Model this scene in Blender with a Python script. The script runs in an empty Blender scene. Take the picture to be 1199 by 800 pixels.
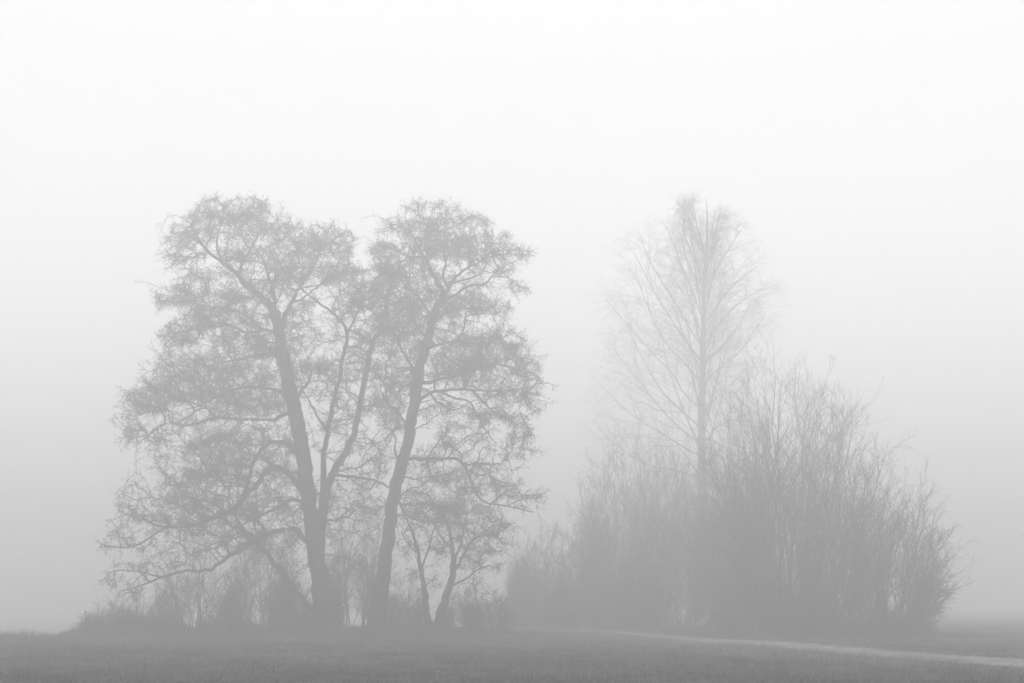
import bpy, math
import numpy as np

# ------------------------------------------------------------------ camera
rng = np.random.default_rng(7)
C = bpy.context.scene.collection
scn = bpy.context.scene
W, H, F, HORIZON, EYE = 1199.0, 800.0, 1700.0, 703.0, 1.6
TILT = math.atan((HORIZON - H / 2) / F)
cam_d = bpy.data.cameras.new("camera")
cam = bpy.data.objects.new("camera", cam_d)
C.objects.link(cam)
cam.location = (0, 0, EYE)
cam.rotation_euler = (math.pi / 2 + TILT, 0, 0)
cam_d.sensor_fit = 'HORIZONTAL'
cam_d.sensor_width = 36.0
cam_d.lens = 36.0 * F / W
cam_d.clip_start = 0.1
cam_d.clip_end = 5000
scn.camera = cam

# ------------------------------------------------------------------ light
SUN_EL, SUN_AZ = math.radians(62), math.radians(0)
world = bpy.data.worlds.new("World")
scn.world = world
world.use_nodes = True
nt = world.node_tree
nt.nodes.clear()
n_out = nt.nodes.new("ShaderNodeOutputWorld")
n_bg = nt.nodes.new("ShaderNodeBackground")
n_sky = nt.nodes.new("ShaderNodeTexSky")
n_sky.sky_type = 'NISHITA'
n_sky.sun_disc = False
n_sky.sun_elevation = SUN_EL
n_sky.sun_rotation = SUN_AZ
n_bw = nt.nodes.new("ShaderNodeRGBToBW")
n_geo = nt.nodes.new("ShaderNodeTexCoord")
n_sep = nt.nodes.new("ShaderNodeSeparateXYZ")
n_map = nt.nodes.new("ShaderNodeMapRange")      # fog bank under thin cloud: pale towards the horizon, slightly greyer overhead
n_map.inputs[1].default_value = 0.0
n_map.inputs[2].default_value = 0.35
n_map.inputs[3].default_value = 11.0
n_map.inputs[4].default_value = 7.5
n_mix = nt.nodes.new("ShaderNodeMix")
n_mix.data_type = 'FLOAT'
n_mix.inputs[0].default_value = 0.88
nt.links.new(n_sky.outputs[0], n_bw.inputs[0])
nt.links.new(n_geo.outputs['Generated'], n_sep.inputs[0])
nt.links.new(n_sep.outputs[2], n_map.inputs[0])
nt.links.new(n_bw.outputs[0], n_mix.inputs[2])
nt.links.new(n_map.outputs[0], n_mix.inputs[3])
nt.links.new(n_mix.outputs[0], n_bg.inputs[0])
n_bg.inputs[1].default_value = 0.1
nt.links.new(n_bg.outputs[0], n_out.inputs[0])

sun_d = bpy.data.lights.new("sun", 'SUN')
sun_d.energy = 0.6
sun_d.angle = math.radians(60)
sun = bpy.data.objects.new("sun", sun_d)
C.objects.link(sun)
sun.rotation_euler = (math.pi / 2 - SUN_EL, 0, math.pi - SUN_AZ)
sun.location = (0, 0, 60)

scn.view_settings.view_transform = 'Standard'
scn.view_settings.look = 'None'
scn.view_settings.gamma = 1.0
scn.view_settings.exposure = 0.66
scn.view_settings.use_curve_mapping = False
cy = scn.cycles
cy.max_bounces = 10
cy.volume_bounces = 5
cy.diffuse_bounces = 2
cy.glossy_bounces = 1
cy.transparent_max_bounces = 8
cy.use_denoising = True
cy.filter_width = 1.5

# ------------------------------------------------------------------ helpers
def ray(px, py):
    u, v = px - W / 2, H / 2 - py
    s, c = math.sin(TILT), math.cos(TILT)
    return np.array([u, F * c - v * s, F * s + v * c])

def P(px, py, Y):
    d = ray(px, py)
    return np.array([0, 0, EYE]) + d * (Y / d[1])

def height(x, y):
    x, y = np.asarray(x, float), np.asarray(y, float)
    sm = lambda a, b, t: np.clip((t - a) / (b - a), 0, 1) ** 2 * (3 - 2 * np.clip((t - a) / (b - a), 0, 1))
    drop = -1.6 * sm(66, 112, y - 0.4 * x) * sm(4, -8, x)           # the field falls away behind the left trees
    mound = 0.22 * np.exp(-((x + 9) / 7.5) ** 2 - ((y - 67) / 5.0) ** 2)
    roll = 0.035 * np.sin(x * 0.33 + 1.2) * np.sin(y * 0.21) + 0.02 * np.sin(x * 0.9 + y * 0.55)
    near = sm(6, 20, np.hypot(x, y))
    return drop + mound + roll * near

def ground_at(px, py):
    d = ray(px, py)
    t = EYE / -d[2]
    for _ in range(8):
        x, y = d[0] * t, d[1] * t
        t = (EYE - float(height(x, y))) / -d[2]
    return d[0] * t, d[1] * t

def unit(v):
    return v / np.maximum(np.linalg.norm(v, axis=-1, keepdims=True), 1e-9)

class MB:
    def __init__(self):
        self.v, self.f, self.n = [], [], 0
    def add(self, v, f):
        self.v.append(v); self.f.append(f + self.n); self.n += len(v)
    def tubes(self, PL, R, sides=3, rough=0.0, lobes=None):
        """PL (N,K,3) polylines, R (N,K) radii -> quad tubes"""
        N, K, _ = PL.shape
        if N == 0: return
        T = np.empty_like(PL)
        T[:, 1:-1] = PL[:, 2:] - PL[:, :-2]
        T[:, 0] = PL[:, 1] - PL[:, 0]
        T[:, -1] = PL[:, -1] - PL[:, -2]
        T = unit(T)
        ref = unit(rng.normal(size=(N, 1, 3)))
        if sides > 5:
            ref = np.tile(np.array([[[1.0, 0.3, 0.05]]]), (N, 1, 1))
        A = unit(np.cross(T, np.broadcast_to(ref, T.shape)))
        B = np.cross(T, A)
        a = np.arange(sides) * 2 * math.pi / sides
        rr = R[:, :, None] * np.ones(sides)
        if rough:
            rr = rr * (1 + rough * rng.normal(size=rr.shape))
        if lobes is not None:
            rr = rr * (1 + lobes[:, :, None] * np.cos(a * 5 + 0.7))
        V = PL[:, :, None] + rr[..., None] * (A[:, :, None] * np.cos(a)[None, None, :, None] + B[:, :, None] * np.sin(a)[None, None, :, None])
        idx = np.arange(N * K * sides).reshape(N, K, sides)
        nx = np.roll(idx, -1, axis=2)
        Q = np.stack([idx[:, :-1], nx[:, :-1], nx[:, 1:], idx[:, 1:]], -1).reshape(-1, 4)
        self.add(V.reshape(-1, 3), Q)
    def bits(self, pos, dirs, L, Wd):
        """small leaf / catkin faces: kite quads"""
        N = len(pos)
        if N == 0: return
        side = unit(np.cross(dirs, rng.normal(size=(N, 3)))) * Wd[:, None]
        d = dirs * L[:, None]
        V = np.stack([pos, pos + d * 0.5 + side, pos + d, pos + d * 0.5 - side], 1).reshape(-1, 3)
        self.add(V, np.arange(N * 4).reshape(N, 4))
    def build(self, name, mat, parent=None, smooth=False):
        v = np.concatenate(self.v).astype(np.float32)
        f = np.concatenate(self.f).astype(np.int32)
        if parent is not None:
            v = v - np.array(world_loc(parent), np.float32)
        k = f.shape[1]
        me = bpy.data.meshes.new(name)
        me.vertices.add(len(v)); me.vertices.foreach_set("co", v.ravel())
        me.loops.add(f.size); me.loops.foreach_set("vertex_index", f.ravel())
        me.polygons.add(len(f))
        me.polygons.foreach_set("loop_start", np.arange(len(f), dtype=np.int32) * k)
        me.polygons.foreach_set("loop_total", np.full(len(f), k, np.int32))
        if smooth:
            me.polygons.foreach_set("use_smooth", np.ones(len(f), bool))
        me.update(calc_edges=True)
        me.materials.append(mat)
        o = bpy.data.objects.new(name, me)
        C.objects.link(o)
        if parent is not None: o.parent = parent
        return o

def world_loc(o):
    x = np.zeros(3)
    while o is not None:
        x += np.array(o.location); o = o.parent
    return x

def thing(name, label, cat, loc, group=None):
    o = bpy.data.objects.new(name, None)
    C.objects.link(o)
    o.location = tuple(float(a) for a in loc)
    o.empty_display_size = 0.5
    o['label'] = label; o['category'] = cat
    if group: o['group'] = group
    return o

def kids(PL, R, m, t0, t1, ang, lf, L0, K, rf, bend, jit=0.06, rtip=0.003, lmin=0.1):
    """children polylines off parents: m each, at t in t0..t1; ang (lo,hi) radians; length = L0*(1-t)*lf ..."""
    N, Kp, _ = PL.shape
    t = t0 + (t1 - t0) * (np.arange(m)[None] + rng.random((N, m))) / m
    s = t * (Kp - 1)
    i = np.minimum(s.astype(int), Kp - 2)
    fr = (s - i)[..., None]
    n = np.arange(N)[:, None]
    p = PL[n, i] * (1 - fr) + PL[n, i + 1] * fr
    T = unit(PL[n, i + 1] - PL[n, i])
    r = R[n, i] * (1 - fr[..., 0]) + R[n, i + 1] * fr[..., 0]
    plen = np.linalg.norm(np.diff(PL, axis=1), axis=2).sum(1)[:, None]
    if L0 is None:
        L = plen * (1.15 - t) * np.minimum(1, 0.4 + 1.4 * t) * (lf[0] + (lf[1] - lf[0]) * rng.random((N, m)))
    else:
        L = L0 * (lf[0] + (lf[1] - lf[0]) * rng.random((N, m)))
    L = np.maximum(L, lmin)
    a = ang[0] + (ang[1] - ang[0]) * rng.random((N, m))
    side = unit(np.cross(T, rng.normal(size=T.shape)))
    d = unit(T * np.cos(a)[..., None] + side * np.sin(a)[..., None])
    p, d, L = p.reshape(-1, 3), d.reshape(-1, 3), L.reshape(-1)
    r = r.reshape(-1)
    out = [p]
    bend = np.asarray(bend, float)
    for k in range(K - 1):
        out.append(out[-1] + d * (L / (K - 1))[:, None])
        d = unit(d + bend / (K - 1) + jit * rng.normal(size=d.shape) * 2)
    Q = np.stack(out, 1)
    r0 = np.minimum(np.maximum(r * rf, rtip), r * 0.95 + 0.0005)
    RR = r0[:, None] * (1 - np.linspace(0, 1, K)[None]) + rtip * np.linspace(0, 1, K)[None]
    return Q, RR

# ------------------------------------------------------------------ materials
def mat(name, base, var=0.35, scale=8.0, rough=0.9, bump=0.0, stretch=(1, 1, 1), bscale=None):
    m = bpy.data.materials.new(name)
    m.use_nodes = True
    t = m.node_tree
    b = t.nodes["Principled BSDF"]
    tc = t.nodes.new("ShaderNodeTexCoord")
    mp = t.nodes.new("ShaderNodeMapping")
    mp.inputs['Scale'].default_value = stretch
    nz = t.nodes.new("ShaderNodeTexNoise")
    nz.inputs['Scale'].default_value = scale
    nz.inputs['Detail'].default_value = 6
    nz.inputs['Roughness'].default_value = 0.65
    cr = t.nodes.new("ShaderNodeValToRGB")
    lo, hi = base * (1 - var), base * (1 + var)
    cr.color_ramp.elements[0].position = 0.3
    cr.color_ramp.elements[1].position = 0.7
    cr.color_ramp.elements[0].color = (lo, lo, lo, 1)
    cr.color_ramp.elements[1].color = (hi, hi, hi, 1)
    t.links.new(tc.outputs['Object'], mp.inputs[0])
    t.links.new(mp.outputs[0], nz.inputs[0])
    t.links.new(nz.outputs[0], cr.inputs[0])
    t.links.new(cr.outputs[0], b.inputs['Base Color'])
    b.inputs['Roughness'].default_value = rough
    b.inputs['Specular IOR Level'].default_value = 0.2
    if bump:
        bp = t.nodes.new("ShaderNodeBump")
        bp.inputs['Strength'].default_value = bump
        bp.inputs['Distance'].default_value = 0.03
        t.links.new(nz.outputs[0], bp.inputs['Height'])
        t.links.new(bp.outputs[0], b.inputs['Normal'])
    return m

M_BARK = mat("furrowed_bark", 0.036, 0.45, 5.0, 0.95, 0.9, (3, 3, 0.6))
M_TWIG = mat("twig_bark", 0.05, 0.25, 1.5)
M_LEAF = mat("winter_foliage", 0.05, 0.3, 1.2)
M_BIRCH = mat("birch_bark", 0.16, 0.6, 3.0, 0.8, 0.3, (0.6, 0.6, 4))
M_BTWIG = mat("birch_twig", 0.06, 0.2, 1.5)
M_SHRUB = mat("willow_bark", 0.05, 0.3, 1.0)
M_WEED = mat("dry_stalk", 0.07, 0.4, 2.0)
M_GRASS = None
M_DRY = mat("withered_grass", 0.19, 0.3, 1.2)

def ground_mat(name, base, var, big, small):
    m = bpy.data.materials.new(name); m.use_nodes = True
    t = m.node_tree; b = t.nodes["Principled BSDF"]
    tc = t.nodes.new("ShaderNodeTexCoord")
    a = t.nodes.new("ShaderNodeTexNoise"); a.inputs['Scale'].default_value = big; a.inputs['Detail'].default_value = 8
    c = t.nodes.new("ShaderNodeTexNoise"); c.inputs['Scale'].default_value = small; c.inputs['Detail'].default_value = 8; c.inputs['Roughness'].default_value = 0.8
    ml = t.nodes.new("ShaderNodeMath"); ml.operation = 'MULTIPLY'
    mr = t.nodes.new("ShaderNodeMapRange")
    mr.inputs[1].default_value = 0.17; mr.inputs[2].default_value = 0.33
    mr.inputs[3].default_value = base * (1 - var); mr.inputs[4].default_value = base * (1 + var)
    for q in (a, c): t.links.new(tc.outputs['Object'], q.inputs[0])
    t.links.new(a.outputs[0], ml.inputs[0]); t.links.new(c.outputs[0], ml.inputs[1])
    t.links.new(ml.outputs[0], mr.inputs[0]); t.links.new(mr.outputs[0], b.inputs['Base Color'])
    bp = t.nodes.new("ShaderNodeBump"); bp.inputs['Distance'].default_value = 0.04; bp.inputs['Strength'].default_value = 0.8
    t.links.new(c.outputs[0], bp.inputs['Height']); t.links.new(bp.outputs[0], b.inputs['Normal'])
    b.inputs['Roughness'].default_value = 0.95; b.inputs['Specular IOR Level'].default_value = 0.15
    return m
M_SOIL = ground_mat("meadow_soil", 0.05, 0.4, 0.35, 9.0)
M_GRASS = ground_mat("meadow_grass", 0.062, 0.95, 0.9, 3.0)
M_PATH = ground_mat("gravel", 0.2, 0.45, 0.9, 5.0)

# ------------------------------------------------------------------ ground
def grid(xs, ys, hf):
    X, Y = np.meshgrid(xs, ys)
    V = np.stack([X, Y, hf(X, Y)], -1).reshape(-1, 3)
    i = np.arange(len(xs) * len(ys)).reshape(len(ys), len(xs))
    Q = np.stack([i[:-1, :-1], i[:-1, 1:], i[1:, 1:], i[1:, :-1]], -1).reshape(-1, 4)
    return V, Q
xs = np.concatenate([np.linspace(-900, -70, 24)[:-1], np.linspace(-70, 70, 281), np.linspace(70, 900, 24)[1:]])
ys = np.concatenate([np.linspace(-900, -20, 20)[:-1], np.linspace(-20, 140, 321), np.linspace(140, 900, 24)[1:]])
g = MB(); g.add(*grid(xs, ys, height))
ground = g.build("ground", M_SOIL, smooth=True); ground['kind'] = 'structure'

# the track, from behind the left trees through the gap and out of the frame at the right
pc = np.array([ground_at(*q) for q in ((560, 735.5), (590, 736), (640, 738.3), (700, 742), (760, 746.2), (820, 750.5), (900, 756.5), (1000, 764.5), (1100, 771.5), (1199, 777.5), (1290, 784))])
far = np.array([[-34, 118], [-20, 103], [-9, 91.5]])
pc = np.concatenate([far, pc, [[pc[-1, 0] + 3.5, pc[-1, 1] - 8.5], [pc[-1, 0] + 8, pc[-1, 1] - 19]]])
pc = pc[np.argsort(-pc[:, 1])]
tt = np.concatenate([[0], np.cumsum(np.linalg.norm(np.diff(pc, axis=0), axis=1))])
ts = np.arange(0, tt[-1], 0.4)
path_c = np.stack([np.interp(ts, tt, pc[:, k]) for k in (0, 1)], 1)
kern = np.ones(9) / 9
for k in (0, 1):
    path_c[4:-4, k] = np.convolve(path_c[:, k], kern, 'valid')
tg = unit(np.gradient(path_c, axis=0)); nm = np.stack([-tg[:, 1], tg[:, 0]], 1)
HALF = 1.6
cross = np.linspace(-1, 1, 13)
edge = HALF * (1 + 0.1 * np.interp(np.arange(len(ts)), np.arange(0, len(ts), 3), rng.normal(size=len(np.arange(0, len(ts), 3)))))
XY = path_c[:, None] + nm[:, None] * (cross[None, :, None] * edge[:, None, None])
prof = 0.03 - 0.045 * np.exp(-((np.abs(cross) - 0.55) / 0.2) ** 2)
V = np.concatenate([XY, (height(XY[..., 0], XY[..., 1]) + 0.02 + prof[None])[..., None]], -1)
idx = np.arange(V.shape[0] * 13).reshape(-1, 13)
p_ = MB(); p_.add(V.reshape(-1, 3), np.stack([idx[:-1, :-1], idx[:-1, 1:], idx[1:, 1:], idx[1:, :-1]], -1).reshape(-1, 4))
path = p_.build("path", M_PATH, smooth=True); path['kind'] = 'structure'

def path_dist(x, y):
    d = np.full(len(x), 1e9)
    for i in range(0, len(path_c), 2):
        d = np.minimum(d, np.hypot(x - path_c[i, 0], y - path_c[i, 1]))
    return d

def vnoise(x, y, s, seed):
    r = np.random.default_rng(seed).random((257, 257))
    X, Y = x / s % 256, y / s % 256
    i, j = X.astype(int), Y.astype(int); u, v = X - i, Y - j
    u, v = u * u * (3 - 2 * u), v * v * (3 - 2 * v)
    return (r[i, j] * (1 - u) * (1 - v) + r[i + 1, j] * u * (1 - v) + r[i, j + 1] * (1 - u) * v + r[i + 1, j + 1] * u * v)

def blades(name, x, y, h, w, lean, m):
    N = len(x)
    z = height(x, y) - 0.01
    a = rng.random(N) * 2 * math.pi
    s = np.stack([np.cos(a), np.sin(a), np.zeros(N)], 1) * w[:, None]
    b = rng.random(N) * 2 * math.pi
    l = np.stack([np.cos(b), np.sin(b), np.zeros(N)], 1) * (lean * h)[:, None]
    p = np.stack([x, y, z], 1)
    up = np.array([0, 0, 1.0]) * h[:, None]
    V = np.stack([p - s, p + s, p + s * 0.55 + up * 0.6 + l * 0.35, p - s * 0.55 + up * 0.6 + l * 0.35,
                  p + up + l], 1).reshape(-1, 3)
    q = np.arange(N)[:, None] * 5
    o = MB(); o.add(V, np.concatenate([q + np.array([[0, 1, 2]]), q + np.array([[0, 2, 3]]), q + np.array([[3, 2, 4]])]))
    return o.build(name, m)

# short meadow grass, denser towards the camera
N = 420000
yy = 17 + (115 - 17) * rng.random(N) ** 1.7
xx = (rng.random(N) - 0.5) * 2 * (yy * 0.46 + 4)
nz1, nz2 = vnoise(xx, yy, 1.7, 3), vnoise(xx, yy, 0.45, 5)
pd = path_dist(xx, yy)
keep = (pd > HALF * 0.88 + 0.15 * rng.random(N)) & (nz2 * 0.6 + nz1 * 0.4 + 0.35 * rng.random(N) > 0.34)
xx, yy, nz1, nz2, pd = xx[keep], yy[keep], nz1[keep], nz2[keep], pd[keep]
hh = (0.03 + 0.10 * nz1 * nz2 + 0.04 * rng.random(len(xx))) * np.where(pd < 2.2, 1.5, 1.0)
# tussocks
nt_ = 9000
cy_ = 20 + 75 * rng.random(nt_) ** 1.5
cx_ = (rng.random(nt_) - 0.5) * 2 * (cy_ * 0.46 + 4)
sz = 0.08 + 0.34 * rng.random(nt_) * vnoise(cx_, cy_, 2.5, 21)
nb = 22
tx_ = (cx_[:, None] + rng.normal(size=(nt_, nb)) * sz[:, None]).ravel()
ty_ = (cy_[:, None] + rng.normal(size=(nt_, nb)) * sz[:, None]).ravel()
th_ = (sz[:, None] * 0.6 * (0.4 + 0.9 * rng.random((nt_, nb)))).ravel()
k = path_dist(tx_, ty_) > HALF * 1.0
xx, yy, hh = np.concatenate([xx, tx_[k]]), np.concatenate([yy, ty_[k]]), np.concatenate([hh, th_[k]])
# withered pale grass: the verge beyond the track, tufts along its edges and in its middle, thin patches in the field
nv = 90000
j = rng.integers(0, len(path_c), nv)
side = np.where(rng.random(nv) < 0.8, -1.0, 1.0)
dv = HALF * (0.78 + 0.18 * rng.random(nv)) + np.abs(rng.normal(size=nv)) * np.where(side < 0, 1.5, 0.25)
dv = np.where(rng.random(nv) < 0.07, rng.normal(size=nv) * 0.2, dv * side)
vx, vy = path_c[j, 0] + nm[j, 0] * dv + rng.normal(size=nv) * 0.1, path_c[j, 1] + nm[j, 1] * dv + rng.normal(size=nv) * 0.1
k = vy < 100
vx, vy, dv = vx[k], vy[k], dv[k]
vh = np.where(np.abs(dv) < 0.5, 0.05, 0.16) * (0.4 + rng.random(len(vx))) * (0.4 + vnoise(vx, vy, 0.9, 31))
px_, py_ = (rng.random(200000) - .5) * 64, 22 + 70 * rng.random(200000) ** 1.4
k = (vnoise(px_, py_, 2.2, 41) * 0.6 + vnoise(px_, py_, 0.6, 42) * 0.4 > 0.55) & (path_dist(px_, py_) > HALF)
vx, vy, vh = np.concatenate([vx, px_[k]]), np.concatenate([vy, py_[k]]), np.concatenate([vh, 0.04 + 0.10 * rng.random(k.sum())])
dg = blades("dry_grass", vx, vy, vh, 0.004 + 0.00014 * vy, 0.5 + 0.6 * rng.random(len(vx)), M_DRY)
dg['kind'] = 'stuff'; dg['label'] = 'pale withered grass along the verge of the track'; dg['category'] = 'grass'
gr = blades("grass", xx, yy, hh, 0.004 + 0.00012 * yy, 0.5 + 0.5 * rng.random(len(xx)), M_GRASS)
gr['kind'] = 'stuff'; gr['label'] = 'short rough meadow grass covering the field in front of the trees'; gr['category'] = 'grass'

# knee-high rank grass at the foot of the trees
def rank(cx, cy, rx, ry, n, h0, h1):
    a = rng.random(n) * 2 * math.pi; r = np.sqrt(rng.random(n))
    return cx + rx * r * np.cos(a), cy + ry * r * np.sin(a), h0 + (h1 - h0) * rng.random(n) ** 1.5 * (1.05 - r)
parts = [rank(-21.5, 62, 5, 5, 22000, 0.08, 0.55), rank(-9.5, 67, 11.5, 3.2, 70000, 0.12, 0.6), rank(-16.5, 66.5, 3.8, 2.5, 30000, 0.25, 1.35), rank(-13, 66.8, 4, 2.0, 24000, 0.2, 1.1), rank(-4, 67, 3, 2.0, 12000, 0.3, 0.9), rank(-2.2, 67, 2.6, 2.0, 9000, 0.2, 0.7),
         rank(14, 64, 7, 3.0, 26000, 0.12, 0.5), rank(-8.8, 67.2, 1.6, 1.2, 7000, 0.3, 0.9), rank(-6.2, 66.2, 1.4, 1.1, 6000, 0.3, 0.9), rank(9, 76, 8, 6, 22000, 0.15, 0.6), rank(19, 66, 5, 4, 10000, 0.08, 0.3)]
x, y, h = (np.concatenate(q) for q in zip(*parts))
k = path_dist(x, y) > HALF + 0.3
x, y, h = x[k], y[k], h[k] * (0.45 + 0.9 * vnoise(x[k], y[k], 0.8, 11))
tg_ = blades("tall_grass", x, y, h, np.full(len(x), 0.007), 0.35 + 0.5 * rng.random(len(x)), M_WEED)
tg_['kind'] = 'stuff'; tg_['label'] = 'knee high withered grass around the foot of the trees and shrubs'; tg_['category'] = 'tall grass'

# ------------------------------------------------------------------ traced trees
def limb_pts(pts, Y, dY0, dY1, step=0.25):
    """pixel polyline (px,py,rpx) -> smooth world polyline; depth runs from Y+dY0 to Y+dY1 along it"""
    a = np.array(pts, float)
    s = np.concatenate([[0], np.cumsum(np.hypot(*np.diff(a[:, :2], axis=0).T))])
    dep = Y + dY0 + (dY1 - dY0) * (s / s[-1]) ** 1.2
    w = np.array([P(p[0], p[1], d) for p, d in zip(a, dep)])
    r = a[:, 2] * dep / F
    L = np.concatenate([[0], np.cumsum(np.linalg.norm(np.diff(w, axis=0), axis=1))])
    n = max(3, int(L[-1] / step) + 1)
    t = np.linspace(0, L[-1], n)
    # Catmull-Rom through the traced points
    out = []
    for q in t:
        i = min(np.searchsorted(L, q, 'right') - 1, len(w) - 2)
        u = (q - L[i]) / max(L[i + 1] - L[i], 1e-6)
        p0, p1, p2, p3 = w[max(i - 1, 0)], w[i], w[i + 1], w[min(i + 2, len(w) - 1)]
        out.append(0.5 * ((2 * p1) + (-p0 + p2) * u + (2 * p0 - 5 * p1 + 4 * p2 - p3) * u * u + (-p0 + 3 * p1 - 3 * p2 + p3) * u ** 3))
    out = np.array(out)
    rr = np.interp(t, L, r)
    out[1:] += rng.normal(size=out[1:].shape) * np.minimum(0.03, rr[1:, None] * 0.25)
    return out, rr

def pixel_tree(name, label, cat, Y, limbs, clumps, px2=17.0, bf=0.35, twigs=4, leaf=1, bark=None, fine=None, leafm=None,
               rtip=0.009, droop=-0.35, group=None, dspread=1.3, tl=0.36, leaf_size=0.08):
    """limbs: list of (pts, dY0, dY1); first is the trunk.  clumps: (px,py,rx,ry[,density[,dY]])"""
    bark = bark or M_BARK; fine = fine or M_TWIG; leafm = leafm or M_LEAF
    sk_p, sk_r, sk_L, polys = [], [], [], []
    for i, (pts, d0, d1) in enumerate(limbs):
        pts = [tuple(q) if len(q) == 3 else (q[0], q[1], max(0.9, 2.4 * (1 - j / len(pts)))) for j, q in enumerate(pts)]
        w, r = limb_pts(pts, Y, d0, d1)
        if i > 0: r = r * (0.74 if pts[0][2] > 9 else 0.68)
        else: r = r * np.interp(np.linspace(0, 1, len(r)), [0, .6, .8, 1], [1, 1, .82, .7])
        if i == 0:
            hz = float(height(w[0, 0], w[0, 1]))
            w[0, 2] = hz - 0.25
            base = np.array([w[0, 0], w[0, 1], hz])
            L0 = 0.0
            flare = np.exp(-np.maximum(w[:, 2] - hz, 0) / 0.6)
            r = r * (1 + 0.45 * flare)
            lob = 0.14 * np.exp(-np.maximum(w[:, 2] - hz, 0) / 1.2)
        else:
            allp = np.concatenate(sk_p); allL = np.concatenate(sk_L); allr = np.concatenate(sk_r)
            j = np.argmin(np.linalg.norm(allp - w[0], axis=1))
            if np.linalg.norm(allp[j] - w[0]) > 0.02:                # graft the limb into the wood it leaves
                k = min(4, len(w) - 1)
                off = allp[j] - w[0]
                w[:k] += off * (1 - np.arange(k) / k)[:, None]
            r[0] = min(r[0] * 1.2, allr[j]); L0 = allL[j]; lob = None
        polys.append((w, r, lob if i == 0 else None))
        sk_p.append(w); sk_r.append(r)
        sk_L.append(L0 + np.concatenate([[0], np.cumsum(np.linalg.norm(np.diff(w, axis=0), axis=1))]))
    tree = thing(name, label, cat, base, group)
    for i, (w, r, lob) in enumerate(polys):
        b = MB()
        b.tubes(w[None], r[None], 14 if i == 0 else (9 if r[0] > 0.08 else 6), 0.04 if r[0] > 0.08 else 0.02, lob[None] if lob is not None else None)
        b.build("trunk" if i == 0 else "limb", bark, tree, smooth=True)
    # attractors
    SP, SR, SL = np.concatenate(sk_p), np.concatenate(sk_r), np.concatenate(sk_L)
    ok = np.concatenate([np.arange(len(p)) >= (len(p) * 0.35 if i == 0 else 2) for i, p in enumerate(sk_p)])
    SP, SR, SL = SP[ok], SR[ok], SL[ok]
    pix = np.stack([SP[:, 0] / SP[:, 1], (SP[:, 2] - EYE) / SP[:, 1]], 1)
    A = []
    for c in clumps:
        dens = c[4] if len(c) > 4 else 1.0
        n = max(6, int(math.pi * c[2] * c[3] * min(dens, 1.4) * (0.74 if c[1] < 510 else 0.58) / px2))
        c0 = P(c[0], c[1], Y)
        q = np.array([c0[0] / c0[1], (c0[2] - EYE) / c0[1]])
        dd = SP[np.argmin(((pix - q) ** 2).sum(1)), 1] - Y
        dc = c[5] if len(c) > 5 else np.clip(dd + rng.normal() * dspread, -5, 5)
        a = rng.random(n) * 2 * math.pi; rad = np.sqrt(rng.random(n)) * 1.05
        ax, ay = c[0] + c[2] * rad * np.cos(a), c[1] + c[3] * rad * np.sin(a)
        dz = dc + rng.normal(size=n) * (0.35 + 0.012 * c[2])
        A += [P(u, v, Y + d) for u, v, d in zip(ax, ay, dz)]
    A = np.array(A)
    j = rng.integers(0, len(A), len(A) // 5)                          # loose outliers between the clumps
    A = np.concatenate([A, A[j] + rng.normal(size=(len(j), 3)) * np.array([0.45, 0.6, 0.3])])
    # balanced spanning tree from limbs to attractors
    n = len(A)
    D = np.linalg.norm(A[:, None] - SP[None], axis=2)
    cost = D + bf * SL[None] * 0.5
    bi = cost.argmin(1); best = cost[np.arange(n), bi]
    par = -(bi + 1)                                                  # negative: skeleton node
    done = np.zeros(n, bool); plen = np.zeros(n); order = []
    for _ in range(n):
        i = int(np.argmin(np.where(done, 1e9, best)))
        done[i] = True; order.append(i)
        pp = SP[-par[i] - 1] if par[i] < 0 else A[par[i]]
        pl = SL[-par[i] - 1] * 0.5 if par[i] < 0 else plen[par[i]]
        plen[i] = pl + np.linalg.norm(A[i] - pp)
        c = np.linalg.norm(A - A[i], axis=1) + bf * plen[i]
        u = (c < best) & ~done
        best[u] = c[u]; par[u] = i
    cnt = np.ones(n)
    for i in reversed(order):
        if par[i] >= 0: cnt[par[i]] += cnt[i]
    rad = rtip * cnt ** 0.42
    p0 = np.array([SP[-q - 1] if q < 0 else A[q] for q in par])
    pr = np.array([SR[-q - 1] if q < 0 else rad[q] for q in par])
    rad = np.minimum(rad, np.maximum(pr * 0.9, rtip * 0.8))
    d = A - p0; L = np.linalg.norm(d, axis=1)
    K = 5
    s = np.linspace(0, 1, K)
    perp = unit(np.cross(d, rng.normal(size=d.shape)))
    arch = np.sin(s * math.pi)[None, :, None] * (perp * (0.045 * L * rng.normal(size=n))[:, None])[:, None]
    arch[..., 2] += np.sin(s * math.pi)[None] * (0.07 * L)[:, None]
    BR = p0[:, None] + d[:, None] * s[None, :, None] + arch
    mid = rng.normal(size=(n, K, 3)) * 0.014 * np.minimum(L, 1.2)[:, None, None]
    mid[:, 0] = 0; mid[:, -1] = 0
    BR += mid
    start = np.minimum(pr, rad * 1.35)
    RR = start[:, None] * (1 - s) + rad[:, None] * s
    cr = MB()
    cr.tubes(BR, RR, 4)
    # twigs
    T1, R1 = kids(BR, RR, twigs, 0.15, 1.0, (0.4, 1.3), (0.4, 1.4), tl, 3, 0.6, (0, 0, droop), 0.06, 0.0055)
    cr.tubes(T1, R1, 3)
    T2, R2 = kids(T1, R1, 3, 0.2, 1.0, (0.4, 1.2), (0.4, 1.4), tl * 0.5, 2, 0.8, (0, 0, droop * 1.3), 0.06, 0.0045)
    cr.tubes(T2, R2, 3)
    crown = cr.build("crown", fine, tree)
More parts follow.
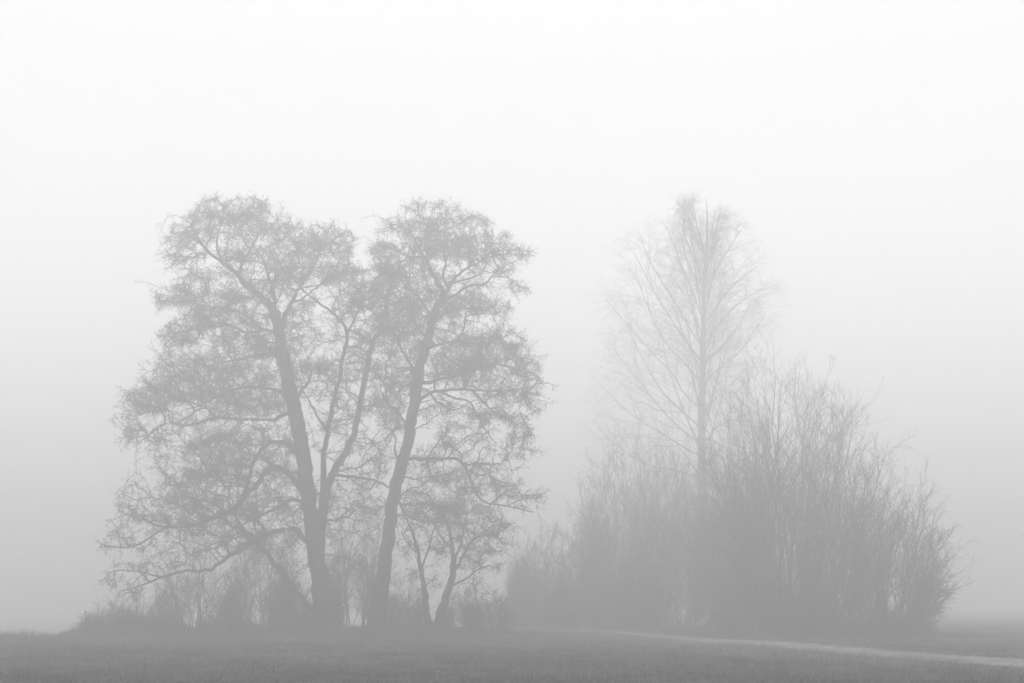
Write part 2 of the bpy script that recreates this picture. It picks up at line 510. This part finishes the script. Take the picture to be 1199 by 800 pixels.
    if leaf:
        lf = MB()
        k = np.repeat(T2.reshape(-1, 3), leaf, axis=0)
        k = k[rng.random(len(k)) < 0.5]
        dr = unit(rng.normal(size=k.shape) * 0.8 + np.array([0, 0, -0.6]))
        lf.bits(k + rng.normal(size=k.shape) * 0.03, dr, leaf_size * (0.5 + rng.random(len(k))), leaf_size * 0.2 * (0.6 + rng.random(len(k))))
        lf.build("foliage", leafm, crown)
    return tree

YA = 68.0
A_limbs = [
 ([(384,741,14),(380,715,13),(375,680,11),(370,650,9.6),(364,600,9),(357,550,8.8),(350,505,8.7),(342,470,8.6),(334,430,8),(328,400,7),(325,380,6.2),(318,361,5.6),(305,347,5),(290,334,4.4),(275,319,3.8),(262,309,3),(250,300,2.4),(238,289,1.8),(229,280,1.2)], 0, -1.5),
 ([(372,655,9.5),(376,615,9),(381,580,8),(388,557,6.5),(399,540,5.6),(409,520,5.2),(417,498,4.8),(423,470,4.4),(428,440,4.6),(434,410,4.2),(443,390,3.6),(450,368,3),(455,340,2.4),(458,312,1.6)], 0, 2.2),
 ([(380,585,6.5),(378,560,5.5),(379,530,4.6),(386,495,4.2),(394,455,3.8),(401,422,3.4),(407,388,3.4),(400,377,2.6),(387,364,2.2),(369,352,1.7),(352,338,1.2)], -0.4, -2.5),
 ([(407,388,2.4),(415,375,2),(420,362,1.7),(426,346,1.2)], -2.2, -2.8),
 ([(409,384,1.8),(424,393,1.4),(437,404,1)], -2.2, -1.0),
 ([(275,319,3),(286,303,2.6),(296,288,2),(303,275,1.5),(312,263,1)], -1.2, 0.4),
 ([(256,304,2.2),(253,286,1.8),(258,266,1.3),(262,252,.8)], -1.4, -2.6),
 ([(246,297,1.6),(232,279,1.4),(228,268,1),(218,258,.8)], -1.5, 0),
 ([(327,393,4.6),(334,370,4),(342,352,3.4),(352,335,2.8),(364,318,2),(372,302,1.4)], -0.3, 1.5),
 ([(325,378,3.6),(322,352,3),(316,328,2.4),(308,305,1.6),(300,292,1)], -0.5, 2.8),
 ([(342,352,2.6),(352,352,2),(363,342,1.6),(380,330,1.1)], 0.2, 3),
 ([(358,548,5.5),(340,522,4.4),(322,518,3.8),(306,526,3.4),(297,541,3),(292,560,2.6),(284,580,2.2),(275,596,1.6)], 0, -2.6),
 ([(362,590,6),(340,556,5.2),(318,548,4.6),(302,566,4.2),(286,583,3.8),(262,602,3.4),(238,611,3),(215,617,2.6),(196,618,2.2),(178,628,1.9),(156,640,1.5),(122,640,1)], 0, -3.2),
 ([(200,618,1.9),(182,616,1.6),(171,609,1.3),(161,601,1)], -2.7, -3.4),
 ([(370,650,6),(348,622,5),(325,622,4.2),(300,632,3.8),(272,650,3.3),(245,667,2.9),(212,669,2.4),(190,676,2),(166,685,1.5),(150,691,1)], 0.2, -1.8),
 ([(190,676,1.8),(173,672,1.4),(150,668,1.2),(135,668,.8)], -1.6, -0.8),
 ([(376,725,6),(355,703,5),(335,676,4.6),(318,655,4),(303,638,3.4),(285,618,2.6),(268,598,1.8)], 0, 2.4),
 ([(346,485,4),(320,491,3.4),(290,492,3),(265,490,2.7),(250,489,2.4),(232,496,2.2),(214,498,2),(200,495,1.7),(186,500,1.4),(174,509,1.2),(160,512,.9)], 0, -2),
 ([(250,489,2),(238,478,1.6),(220,488,1.2),(206,497,1)], -1.3, -2.4),
 ([(340,465,3.6),(315,455,3),(290,454,2.6),(266,458,2.2),(248,468,1.8),(226,478,1.2)], 0, 2.4),
 ([(334,428,3.4),(312,416,2.8),(286,420,2.3),(262,424,1.8),(240,430,1.2)], 0, 1.6),
 ([(328,398,3.2),(308,388,2.6),(290,390,2.2),(268,381,1.7),(248,384,1.2)], -.2, -2.6),
 ([(308,388,2.2),(290,372,1.8),(268,362,1.5),(240,358,1.1),(218,350,.9)], -.8, 1),
 ([(345,480,3.2),(352,460,2.6),(362,446,2),(366,430,1.2)], 0, -2),
 ([(388,555,3),(405,556,2.6),(425,560,2.2),(445,565,1.8),(458,572,1.3)], 0.3, -0.8),
 ([(366,600,4),(345,585,3.2),(325,595,2.6),(300,606,2.0),(282,616,1.3)], 0, 2.6),
 ([(384,500,2.2),(372,488,1.8),(362,470,1.5),(356,460,1.1)], -1, 0.6),
]
A_cl = [(272,243,42,15),(228,268,28,16),(208,284,15,12),(315,262,30,16),(260,262,32,14),(198,306,12,9),(220,300,20,10,.7),
 (271,298,18,9,1.4),(345,282,28,20),(385,282,28,20,1.5),(375,318,52,10,1.6),(332,325,26,14),(300,300,24,12,.9),(345,305,30,12),(405,300,10,10),
 (202,345,20,12,1.3),(228,335,22,11,1.2),(248,356,36,11,1.2),(275,345,20,9),(192,358,12,7),(262,372,34,10),(225,320,22,8,.6),(250,325,22,9,.8),
 (210,395,22,14,1.2),(240,385,30,12),(285,400,30,10),(202,418,16,10),(225,372,20,8,.8),(300,372,18,12),(340,385,14,16,1.2),(352,362,16,10,1.2),
 (206,438,24,12,1.2),(182,466,30,17,2.0),(155,480,13,12,1.2),(216,456,34,13,1.5),(252,432,38,14,1.1),(292,440,34,14,1.1),(302,412,24,10),(265,462,30,10,1.2),
 (158,502,18,7),(190,514,24,5,.8),(170,528,13,5,.7),(186,538,12,5,.5),(148,514,10,8),
 (240,492,26,7,.8),(282,478,34,10,1.1),(312,470,28,10,1.1),(356,435,24,14,1.9),(345,408,14,10),(380,428,12,8),
 (240,528,28,12,1.1),(284,510,36,13,1.2),(215,560,22,13,1.2),(258,556,36,15,1.2),(202,588,20,9,1.2),(305,540,26,13,1.1),(230,585,28,12,1.2),(335,520,18,12,1),
 (160,602,22,8),(140,628,14,8),(188,610,24,8,1.1),(222,618,30,10,1.1),(124,640,8,4),(200,648,26,7,.8),(150,590,12,6,.8),
 (158,662,22,6),(131,680,12,9),(150,693,16,5,.8),(196,662,24,5,.8),(262,600,40,18,1.1),(302,590,34,18,1.1),(330,560,26,16,.9),(280,636,36,12,1),(322,632,26,14,.9),(140,612,12,8,.8),(170,640,22,6,.6),
 (408,352,20,12,1.2),(396,372,10,7,.6),(432,348,22,16,1.5),(440,388,22,16,1.4),(425,430,18,16,.8),(395,440,16,10,1),(412,410,12,8,.5),(388,462,18,8,.8),(385,502,14,9,.9),
 (440,472,20,14,.8),(428,520,18,14,.6),(438,545,22,12,.6),(402,480,12,10,.5),(455,320,16,12,1.2),(405,325,26,8,1.4),(440,300,12,12,.8),(340,600,18,14,.7),(430,590,22,16,.5),
 (300,470,40,14,.7,3),(260,520,36,16,.7,3.5),(300,400,40,20,.5,-3.6),(370,400,26,14,.35,3.2),(300,340,34,16,.5,3.5),(400,590,26,18,.4,2.5),(250,420,30,14,.6,-3.5),
 (280,320,75,70,0.15,1.5),(290,300,70,60,0.12,-2),(265,460,100,80,0.18,1.5),(270,480,100,80,0.15,-2),(250,590,115,55,0.19,1),(290,600,100,60,0.18,-1.5),(270,560,90,60,0.14,3),
 (400,400,50,90,0.18,1),(430,460,45,110,0.20,-1.5),(400,560,50,70,0.20,1.5),(360,340,60,60,0.15,-1.5),(340,640,40,50,0.24,1.2),(415,620,35,60,0.20,.5)]
pixel_tree("deciduous_tree", "big spreading tree with twin trunks, leftmost in the fog, low limbs drooping left", "tree", YA, A_limbs, A_cl,
           group="two tall old trees on the left mound")

B_limbs = [
 ([(440,741,11),(443,715,9.5),(448,685,8.2),(453,650,7.6),(457,610,7.3),(462,575,7.4),(470,545,7),(477,520,6.5),(482,490,6.4),(488,455,6.5),(493,428,6),(500,400,5.8),(507,372,5.4),(514,352,5),(519,343,4.4),(510,327,3.4),(502,311,2.7),(494,296,2),(486,281,1.3),(478,268,.9)], 0, 1),
 ([(518,345,4),(526,334,3.2),(534,324,2.6),(546,315,2.1),(560,308,1.6),(577,300,1.1),(596,297,.8)], 0, -1.8),
 ([(518,345,3),(519,328,2.6),(521,309,2),(519,290,1.4),(522,270,.9)], 0, 2.4),
 ([(513,355,3.2),(532,345,2.6),(548,335,2.3),(568,333,2),(576,323,1.6),(588,313,1.2),(604,306,.9)], 0, 1.2),
 ([(528,331,2),(550,326,1.7),(564,320,1.4),(569,309,1)], -.4, -2.4),
 ([(576,325,1.2),(590,324,1),(603,330,.8),(612,338,.7)], .9, -.5),
 ([(498,408,3),(515,402,2.4),(540,400,2),(565,402,1.6),(592,394,1)], 0, -2.2),
 ([(490,448,3.6),(510,446,3),(535,440,2.6),(560,431,2.2),(578,427,1.9),(598,430,1.5),(618,440,1)], 0, 2),
 ([(485,477,4),(495,467,3.4),(505,460,3),(520,457,2.6),(535,456,2.3),(551,457,2),(564,469,1.7),(575,480,1.4),(588,488,1)], 0, -2.4),
 ([(508,461,2.4),(520,463,2.1),(535,467,1.9),(550,470,1.7),(557,484,1.5),(564,496,1.3),(574,512,1),(582,520,.8)], -.6, .6),
 ([(505,464,1.8),(515,475,1.6),(528,480,1.3),(540,478,.9)], -.6, -1.4),
 ([(564,454,1.7),(584,458,1.4),(604,456,1),(622,454,.8)], -.6, -3),
 ([(572,480,1.2),(585,478,1),(598,490,.8),(606,502,.7)], -2.2, -3),
 ([(476,545,4),(487,540,3.4),(500,537,3.1),(518,537,2.9),(535,538,2.7),(545,548,2.4),(551,563,2.1),(557,577,1.8),(568,588,1.5),(590,592,1.2),(625,600,.8)], 0, -1.8),
 ([(570,588,1.3),(580,582,1.1),(596,573,.8)], -1.4, -2.2),
 ([(590,592,1),(608,585,.9),(632,583,.6)], -1.6, -1),
 ([(507,372,3),(520,365,2.4),(538,362,2),(558,362,1.5),(575,365,1)], 0, 1.8),
 ([(492,432,3),(478,420,2.4),(468,405,2),(462,388,1.4)], 0, -2),
 ([(500,400,2.8),(488,382,2.3),(478,365,1.8),(468,350,1.2)], 0, 2.4),
 ([(508,370,2.6),(492,350,2.2),(476,335,1.7),(460,318,1.1)], 0, -2.2),
 ([(481,495,2.6),(466,484,2),(452,470,1.6),(445,455,1.1)], 0, 1.8),
 ([(470,545,2.2),(462,528,1.8),(464,512,1.3),(455,500,1)], 0, 1.4),
 ([(462,578,2.4),(474,600,1.8),(490,610,1.3)], 0, 1.8),
 ([(494,296,1.6),(486,300,1.4),(470,296,1.2),(456,290,.8)], .6, -.5),
 ([(502,311,1.8),(498,290,1.4),(505,272,1.1),(512,255,.8)], .5, -1.5),
]
B_cl = [(508,243,34,7,1),(464,264,17,9),(446,272,7,7,.8),(546,260,28,10,1.1),(500,266,36,14,1),(568,282,32,10,1.3),(598,298,20,8,1.2),(616,297,6,4),(442,290,9,9,.7),
 (462,295,26,12,1),(522,290,36,14,1.2),(560,300,26,8,1),(590,312,14,7),(604,333,12,5,1),(612,340,5,4,.8),(480,316,30,13,1.2),(452,326,20,14,1.2),(498,300,20,9,1),
 (545,358,32,13,1.6),(584,362,13,9,1.1),(520,372,20,8,1.1),(490,345,20,14,1.3),(462,366,26,16,1.5),(492,372,14,14,1.1),(520,322,20,8,.5),
 (560,398,34,8,1.3),(596,392,18,6,1),(610,402,8,6,.8),(540,424,38,13,1.6),(588,414,30,12,1.2),(614,430,17,12,1.3),(629,446,6,12,1),(530,441,30,7,1.8),(470,408,26,15,1.3),(462,438,22,12,1.1),(470,385,20,12,1.2),
 (572,446,24,6,.8),(604,463,22,6,.7),(622,468,11,9,1),(560,466,24,5,.6),(628,480,6,4,.6),
 (600,489,18,7,.9),(606,508,16,9,1),(588,520,16,7,.7),(618,528,8,6,.8),(604,534,12,4,.6),(510,478,18,9,.8),(545,492,24,10,.3),(520,510,20,10,.3),
 (562,552,22,10,.9),(588,566,18,8,.9),(606,578,18,7,1.1),(632,582,8,3,.7),(538,568,28,12,.9),(520,556,22,9,.8),(578,600,20,5,.6),(506,545,18,10,.5),
 (470,455,14,12,.8),(458,500,12,12,.7),(450,480,16,12,.8),(498,590,20,12,.5),(610,592,16,5,.6),(540,520,30,9,.3),
 (520,350,40,18,.5,3.2),(540,410,34,16,.5,-3.2),(500,280,34,14,.5,3),(560,440,34,14,.4,3.2),
 (510,320,75,70,0.18,1.5),(520,340,80,70,0.14,-2),(545,450,75,60,0.19,-1.5),(550,440,80,60,0.17,1.5),(540,560,65,50,0.26,-1),(560,530,60,50,0.17,1.5),(465,420,30,90,0.27,1.5),(490,600,50,50,0.20,.8)]
pixel_tree("deciduous_tree", "tall tree with one slender trunk leaning right, standing just right of the twin trunked tree", "tree", 67.0, B_limbs, B_cl,
           group="two tall old trees on the left mound")

# two small understorey trees below the second trunk
pixel_tree("small_tree", "thin bare sapling bending left, just right of the leaning trunk", "sapling", 65.5,
  [([(504,738,3.6),(500,715,3.2),(497,690,3),(493,665,2.6),(489,645,2.2),(482,622,1.6),(474,603,1)], 0, -.6),
   ([(494,668,2.2),(500,648,1.8),(506,626,1.5),(514,603,1)], 0, .8),
   ([(490,648,1.6),(480,640,1.3),(470,622,.9)], -.2, .8)],
  [(482,610,20,14,.7),(508,605,20,14,.8),(472,640,12,12,.6),(506,642,16,10,.5),(492,585,20,10,.6),(476,672,12,10,.4),(508,680,12,12,.4)], bf=.2, rtip=.008, droop=0.1, leaf=1, tl=.45)
pixel_tree("small_tree", "low forked tree with a bushy crown, rightmost under the leaning tree", "small tree", 66.2,
  [([(511,738,5.2),(517,718,4.6),(524,696,4.2),(529,675,3.8),(531,655,3.2),(529,636,2.6),(524,615,2),(517,598,1.3)], 0, .6),
   ([(530,670,3),(540,652,2.5),(552,636,2),(565,624,1.5),(580,614,1)], 0, -1),
   ([(531,654,2.2),(540,638,1.8),(543,618,1.5),(548,598,1)], .2, 1.4),
   ([(527,690,2.4),(543,680,1.9),(558,668,1.5),(574,662,1)], 0, .8),
   ([(529,640,1.8),(518,630,1.5),(508,615,1)], .2, 1)],
  [(545,596,28,11,1),(575,608,20,9,.9),(548,622,30,12,1),(575,632,18,8,.8),(522,600,20,12,1),(560,645,24,9,.9),(585,645,12,5,.5),(562,664,22,8,.7),(538,655,14,12,.6),(520,640,16,12,.8),(560,690,26,10,.4),(596,620,10,5,.5)],
  bf=.2, rtip=.008, droop=0.1, leaf=1, tl=.45)

# ------------------------------------------------------------------ many-stemmed shrubs
def shrub(name, label, cat, base, Y, tips, nst, r0=0.045, spread=0.5, dep=None, m=(9, 8, 5), up=0.5, K=8, t0=0.22, group=None, mt=None,
          twigL=0.45, inner=0.45, mode=(0.55, 0.38), thick=10, angs=(0.3, 0.85)):
    """tips: outline in photo pixels the shoots reach for; base: (px, half width px)"""
    mt = mt or M_SHRUB
    b0 = P(base[0], 700, Y); hb = base[1] * Y / F
    z0 = float(height(b0[0], Y))
    root = thing(name, label, cat, (b0[0], Y, z0), group)
    tips = np.array(tips, float)
    s = np.concatenate([[0], np.cumsum(np.hypot(*np.diff(tips, axis=0).T))])
    dep = dep if dep is not None else hb + 1.5
    PL = []
    for i in range(nst):
        q = s[-1] * (i + rng.random()) / nst
        tx, ty = np.interp(q, s, tips[:, 0]), np.interp(q, s, tips[:, 1])
        f = 0.99 - inner * rng.random() ** 1.3
        d = rng.normal() * dep * 0.5
        f *= 1 - 0.25 * min(1, abs(d) / (dep + .1))
        u = (tx - base[0]) / max(np.ptp(tips[:, 0]), 1)
        bx = b0[0] + np.clip(u * 2.2 + rng.normal() * 0.4, -1, 1) * hb
        by = Y + np.clip(d * 0.35 + rng.normal() * 0.2, -1.2, 1.2) * min(1, spread * 2)
        bz = float(height(bx, by)) - 0.1
        t = P(tx, ty, Y + d)
        B = np.array([bx, by, bz]); t = B + (t - B) * f
        D = t - B
        c = B + D * np.array([mode[0], mode[0], mode[1]]) + rng.normal(size=3) * 0.05 * np.linalg.norm(D)
        w = np.linspace(0, 1, K)[:, None]
        pl = B * (1 - w) ** 2 + 2 * c * w * (1 - w) + t * w * w
        pl[1:-1] += rng.normal(size=(K - 2, 3)) * 0.012 * np.linalg.norm(D)
        PL.append(pl)
    PL = np.array(PL)
    Ls = np.linalg.norm(PL[:, -1] - PL[:, 0], axis=1)
    R0 = r0 * (Ls / Ls.max()) ** 1.1 * (0.28 + 0.85 * rng.random(nst) ** 3)
    RR = R0[:, None] * (1 - np.linspace(0, 1, K)[None]) ** 1.2 + 0.0045
    big = np.argsort(-R0)[:thick]
    for j in big:
        sb = MB(); sb.tubes(PL[j:j + 1], RR[j:j + 1], 7, 0.03); sb.build("stem", mt, root, smooth=True)
    cr = MB()
    rest = np.setdiff1d(np.arange(nst), big)
    cr.tubes(PL[rest], RR[rest], 5)
    T1, R1 = kids(PL, RR, m[0], t0, 0.95, angs, (0.3, 0.75), None, 5, 0.5, (0, 0, up * .6), 0.035, 0.005)
    cr.tubes(T1, R1, 4)
    T2, R2 = kids(T1, R1, m[1], 0.12, 0.95, (0.3, 0.8), (0.3, 0.7), None, 4, 0.6, (0, 0, up * .8), 0.04, 0.0045, lmin=0.2)
    cr.tubes(T2, R2, 3)
    T3, R3 = kids(T2, R2, m[2], 0.1, 1.0, (0.3, 0.9), (0.4, 1.3), twigL, 2, 0.8, (0, 0, up * .5), 0.03, 0.004)
    cr.tubes(T3, R3, 3)
    cr.build("crown", mt, root)
    return root

G = "bare coppice shrubs massed right of the track"
# left mound undergrowth
U = "bushes under the left trees"
shrub("shrub", "bush of long straight upright shoots standing under the left tree's drooping lower limbs", "bush", (236, 14), 66.5,
      [(178,700),(185,670),(200,640),(215,625),(232,615),(250,625),(262,640),(280,665),(285,700)], 44, 0.055, m=(6,5,2), up=.2, mode=(.6,.5), group=U, thick=8)
shrub("shrub", "tangled bush of thin upright shoots left of the twin trunks", "bush", (306, 24), 69.5,
      [(262,700),(268,650),(285,610),(305,590),(325,600),(345,620),(352,690)], 60, 0.055, m=(7,5,2), up=.3, group=U, thick=8, dep=2.5)
shrub("shrub", "bush of thin upright shoots filling the gap between the two big trees", "bush", (412, 20), 69.8,
      [(386,700),(388,640),(395,600),(410,575),(430,570),(445,600),(448,690)], 70, 0.05, m=(7,5,2), up=.3, group=U, thick=6, dep=2.2)
shrub("shrub", "low bush close against the left foot of the twin trunks", "bush", (345, 14), 65.8,
      [(305,715),(312,690),(325,672),(345,665),(360,675),(370,712)], 46, 0.03, m=(6,5,2), up=.1, group=U, thick=3, dep=.8, inner=.8)
shrub("shrub", "low bush between the leaning trunk and the thin sapling", "bush", (474, 12), 67.8,
      [(450,715),(455,680),(465,655),(480,650),(492,670),(497,712)], 44, 0.028, m=(6,5,2), up=.2, group=U, thick=3, dep=.8, inner=.8)
shrub("bramble_bush", "low spiky bush at the right hand edge of the left mound", "bush", (572, 12), 66.5,
      [(545,725),(552,703),(565,690),(578,685),(590,700),(602,722)], 40, 0.02, m=(6,4,2), up=.1, group=U, thick=3, dep=.7)
shrub("bramble_bush", "low bush under the forked small tree's crown", "bush", (540, 13), 67.2,
      [(512,725),(520,700),(535,685),(550,685),(562,705),(566,725)], 40, 0.02, m=(6,4,2), up=.1, group=U, thick=3, dep=.8)
shrub("bramble_bush", "low arching bush at the far left foot of the mound", "bush", (124, 18), 66.0,
      [(88,741),(94,726),(106,712),(124,698),(144,700),(158,725)], 50, 0.022, m=(6,5,2), up=-.1, group=U, thick=3, dep=.9, inner=.85)
shrub("bramble_bush", "low bush of weedy shoots between the arching far left bush and the long shooted bush", "bush", (174, 20), 66.4,
      [(130,730),(140,700),(158,686),(178,684),(198,692),(215,720)], 50, 0.024, m=(6,5,2), up=.1, group=U, thick=3, dep=1.0, inner=.85)
shrub("bramble_bush", "low bush at the base of the long shooted bush, below the drooping limbs", "bush", (262, 16), 64.8,
      [(228,735),(236,715),(252,704),(270,703),(288,715),(298,735)], 26, 0.02, m=(5,4,2), up=.1, group=U, thick=3, dep=.7, inner=.85)

# right group
shrub("shrub", "pale low thicket at the left end of the right hand group, faintest of its shrubs", "shrub", (655, 46), 85,
      [(603,715),(598,680),(603,640),(615,612),(632,600),(655,602),(680,590),(705,585),(722,610)], 230, 0.028, m=(7,5,3), up=.5, inner=.7, t0=.06, dep=2.4, group=G, mode=(.7,.35), thick=4)
shrub("shrub", "low bush of short shoots in front of the pale left end thicket, nearest the track", "shrub", (702, 44), 80,
      [(636,730),(645,690),(662,655),(700,635),(740,640),(768,690)], 150, 0.02, m=(7,5,3), up=.4, inner=.75, t0=.06, dep=1.6, group=G, thick=4)
shrub("shrub", "tall loose shrub with fan of fine stems left of the birch trunk", "shrub", (745, 30), 84,
      [(668,600),(678,560),(688,520),(703,488),(728,470),(758,466),(785,474),(814,500),(824,550)], 100, 0.06, m=(8,5,2), up=.5, inner=.5, dep=3, group=G, mode=(.5,.42))
shrub("shrub", "dense rounded shrub at the foot of the birch, front side", "shrub", (796, 62), 77,
      [(716,725),(722,660),(738,612),(770,580),(805,562),(838,565),(866,600),(882,710)], 170, 0.03, m=(8,5,3), up=.5, inner=.75, t0=.06, dep=2.4, group=G, thick=6)
shrub("shrub", "slender many stemmed shrub between the birch and the thick upright willow", "shrub", (858, 18), 73,
      [(812,620),(822,560),(832,500),(848,455),(868,435),(885,450),(892,520)], 50, 0.07, m=(8,5,2), up=.5, inner=.5, dep=2, group=G, mode=(.5,.42))
shrub("willow_shrub", "tallest willow shrub with a thick upright stem, dark against the fog right of the birch", "shrub", (916, 19), 66.5,
      [(828,600),(838,530),(850,470),(866,425),(882,402),(903,388),(925,388),(948,392),(968,404),(985,418),(1000,440)], 90, 0.12, m=(10,5,2), up=.45, inner=.5, dep=3, group=G, mode=(.42,.5), thick=12, t0=.3)
shrub("willow_shrub", "willow shrub with stems leaning right, between the tallest willow and the right end one", "shrub", (962, 20), 64.5,
      [(930,540),(955,480),(985,436),(1008,455),(1030,480),(1052,504),(1078,528),(1092,556)], 72, 0.08, m=(8,5,2), up=.5, inner=.5, dep=2.6, group=G, mode=(.5,.4), thick=10)
shrub("willow_shrub", "wide willow shrub at the right end, its long stems splayed out to the right", "shrub", (1022, 26), 62,
      [(985,580),(1010,540),(1045,530),(1075,540),(1100,556),(1112,585),(1116,620),(1120,655),(1118,680),(1112,690)], 74, 0.06, m=(8,5,2), up=.25, inner=.5, dep=2.6, group=G, mode=(.6,.4), thick=12)
shrub("shrub", "low dense shrub in front of the tallest willow, beside the track", "shrub", (905, 48), 67,
      [(840,735),(845,680),(862,635),(890,610),(925,610),(955,640),(970,730)], 100, 0.028, m=(8,5,2), up=.5, inner=.75, t0=.06, dep=1.6, group=G, thick=6)
shrub("shrub", "low dense shrub under the right leaning willow stems, beside the track", "shrub", (985, 42), 61.5,
      [(930,742),(938,690),(955,650),(985,635),(1015,650),(1045,690),(1062,735)], 84, 0.024, m=(8,5,2), up=.5, inner=.75, t0=.06, dep=1.3, group=G, thick=6)
shrub("shrub", "loose shrub of pale stems hiding the birch's foot on its left, behind the rounded shrub", "shrub", (786, 26), 88,
      [(738,600),(742,530),(760,480),(785,462),(808,464),(834,482),(848,560)], 110, 0.03, m=(8,5,2), up=.5, inner=.65, dep=1.6, group=G, thick=5, t0=.08)
shrub("shrub", "narrow low shrub between the two low dense shrubs beside the track", "shrub", (935, 26), 65.5,
      [(890,735),(895,680),(908,640),(932,620),(955,640),(968,680),(975,738)], 90, 0.02, m=(8,5,3), up=.5, inner=.75, dep=1.2, group=G, thick=4, t0=.04)
shrub("bramble_bush", "small low bush at the very right foot of the splayed willow", "bush", (1062, 16), 60.5,
      [(1030,745),(1040,725),(1058,715),(1078,722),(1092,744)], 18, 0.012, m=(6,5,3), up=.0, inner=.5, dep=1, group=G, thick=3)

# ------------------------------------------------------------------ birch
def birch():
    Y = 113.0
    tr = [(822,742,8),(822,700,7.5),(823,640,7),(822,580,6.6),(821,520,6.2),(822,470,5.6),(823,420,4.8),(824,380,4.0),(825,340,3.1),(827,300,2.3),(828,262,1.1),(827,232,.35)]
    w, r = limb_pts(tr, Y, 0, 0, 0.3)
    r = r * 0.75
    z0 = float(height(w[0, 0], w[0, 1])); w[0, 2] = z0 - 0.2
    root = thing("birch_tree", "tall slender birch fading into the fog above the right hand shrubs", "tree", (w[0, 0], w[0, 1], z0))
    b = MB(); b.tubes(w[None], r[None], 12, 0.03); b.build("trunk", M_BIRCH, root, smooth=True)
    br = [[(819,535),(790,517),(765,502),(735,482),(708,455)], [(818,520),(795,500),(775,480),(755,455),(735,430),(718,408)],
          [(819,500),(795,478),(775,458),(758,430),(745,405),(735,382)], [(820,478),(800,460),(790,440),(770,420),(750,398),(728,372),(710,352)],
          [(820,450),(808,432),(795,418),(775,395),(755,350),(745,322)], [(821,425),(810,408),(790,380),(768,345),(755,320),(742,295)],
          [(822,405),(808,385),(788,350),(770,322),(758,300),(750,275)], [(823,375),(812,345),(800,315),(790,290),(780,265)],
          [(824,345),(818,315),(812,290),(806,262),(800,245)], [(824,490),(835,470),(850,455),(868,440)],
          [(824,455),(832,440),(850,425),(870,408),(882,390),(895,370)], [(824,430),(832,418),(850,400),(868,375),(880,350)],
          [(825,405),(838,385),(858,362),(880,345),(905,335)], [(826,380),(838,360),(852,342),(868,325),(888,312)],
          [(827,350),(835,325),(845,305),(858,285),(866,270)], [(827,310),(833,290),(838,270),(843,250)], [(826,300),(820,280),(815,260),(812,238)],
          [(819,560),(790,550),(760,545),(725,525),(700,500)], [(824,520),(840,500),(862,490),(885,480)]]
    # limbs towards and away from the camera, leaving the trunk between the ones seen side-on
    PL, RR = [], []
    def add(pts, d):
        a = [(q[0], q[1], 1.05 * (1 - 0.75 * j / (len(pts) - 1))) for j, q in enumerate(pts)]
        p, rr = limb_pts(a, Y, 0, d, 0.3)
        j = np.argmin(np.linalg.norm(w - p[0], axis=1)); p[0] = w[j]
        p = np.stack([np.interp(np.linspace(0, 1, 12), np.linspace(0, 1, len(p)), p[:, k]) for k in range(3)], 1)
        rr = np.interp(np.linspace(0, 1, 12), np.linspace(0, 1, len(rr)), rr)
        PL.append(p); RR.append(rr)
    for pts in br:
        add(pts, rng.normal() * 1.8)
    for i in range(22):
        y0 = 540 - i * 11.5
        L = 20 + (y0 - 250) * 0.16
        a = (-1) ** i * (10 + 24 * rng.random()) * (0.4 + (y0 - 260) / 380)
        add([(822, y0), (822 + a * .5, y0 - L * .6), (822 + a, y0 - L * 1.3), (822 + a * 1.3, y0 - L * 1.9)], (-1) ** (i // 2) * (1.2 + 2.6 * rng.random()) * (0.4 + (y0 - 260) / 300))
    PL, RR = np.array(PL), np.array(RR)
    for p, rr in zip(PL, RR):
        m = MB(); m.tubes(p[None], rr[None], 6, 0.02); m.build("limb", M_BTWIG, root, smooth=True)
    cr = MB()
    T1, R1 = kids(PL, RR, 13, .15, 1.0, (.4, 1.0), (.5, 1.0), None, 6, .5, (0, 0, .05), .04, .005)
    cr.tubes(T1, R1, 4)
    T2, R2 = kids(T1, R1, 8, .1, 1.0, (.4, 1.0), (.35, .8), None, 4, .6, (0, 0, -.4), .04, .0045, lmin=.8)
    cr.tubes(T2, R2, 3)
    T3, R3 = kids(T2, R2, 4, .1, 1.0, (.4, 1.1), (.4, 1.4), .6, 3, .8, (0, 0, -1.0), .04, .0035)
    cr.tubes(T3, R3, 3)
    cr.build("crown", M_BTWIG, root)
birch()

# ------------------------------------------------------------------ haze
hz = MB()
x0, x1, y0, y1, z0, z1 = -910, 910, -910, 910, -3.0, 23.5
hz.add(np.array([[x, y, z] for z in (z0, z1) for y in (y0, y1) for x in (x0, x1)], float),
       np.array([[0, 2, 3, 1], [4, 5, 7, 6], [0, 1, 5, 4], [2, 6, 7, 3], [0, 4, 6, 2], [1, 3, 7, 5]]))
mh = bpy.data.materials.new("fog_air"); mh.use_nodes = True
t = mh.node_tree; t.nodes.clear()
o_ = t.nodes.new("ShaderNodeOutputMaterial"); v_ = t.nodes.new("ShaderNodeVolumePrincipled")
v_.inputs['Color'].default_value = (0.97, 0.97, 0.97, 1)
v_.inputs['Density'].default_value = 0.0148
v_.inputs['Anisotropy'].default_value = 0.5
t.links.new(v_.outputs[0], o_.inputs['Volume'])
haze = hz.build("haze", mh); haze['kind'] = 'stuff'; haze['label'] = 'pale even fog filling the air over the field'; haze['category'] = 'fog'
print("POLYS", sum(len(o.data.polygons) for o in scn.objects if o.type == 'MESH'))
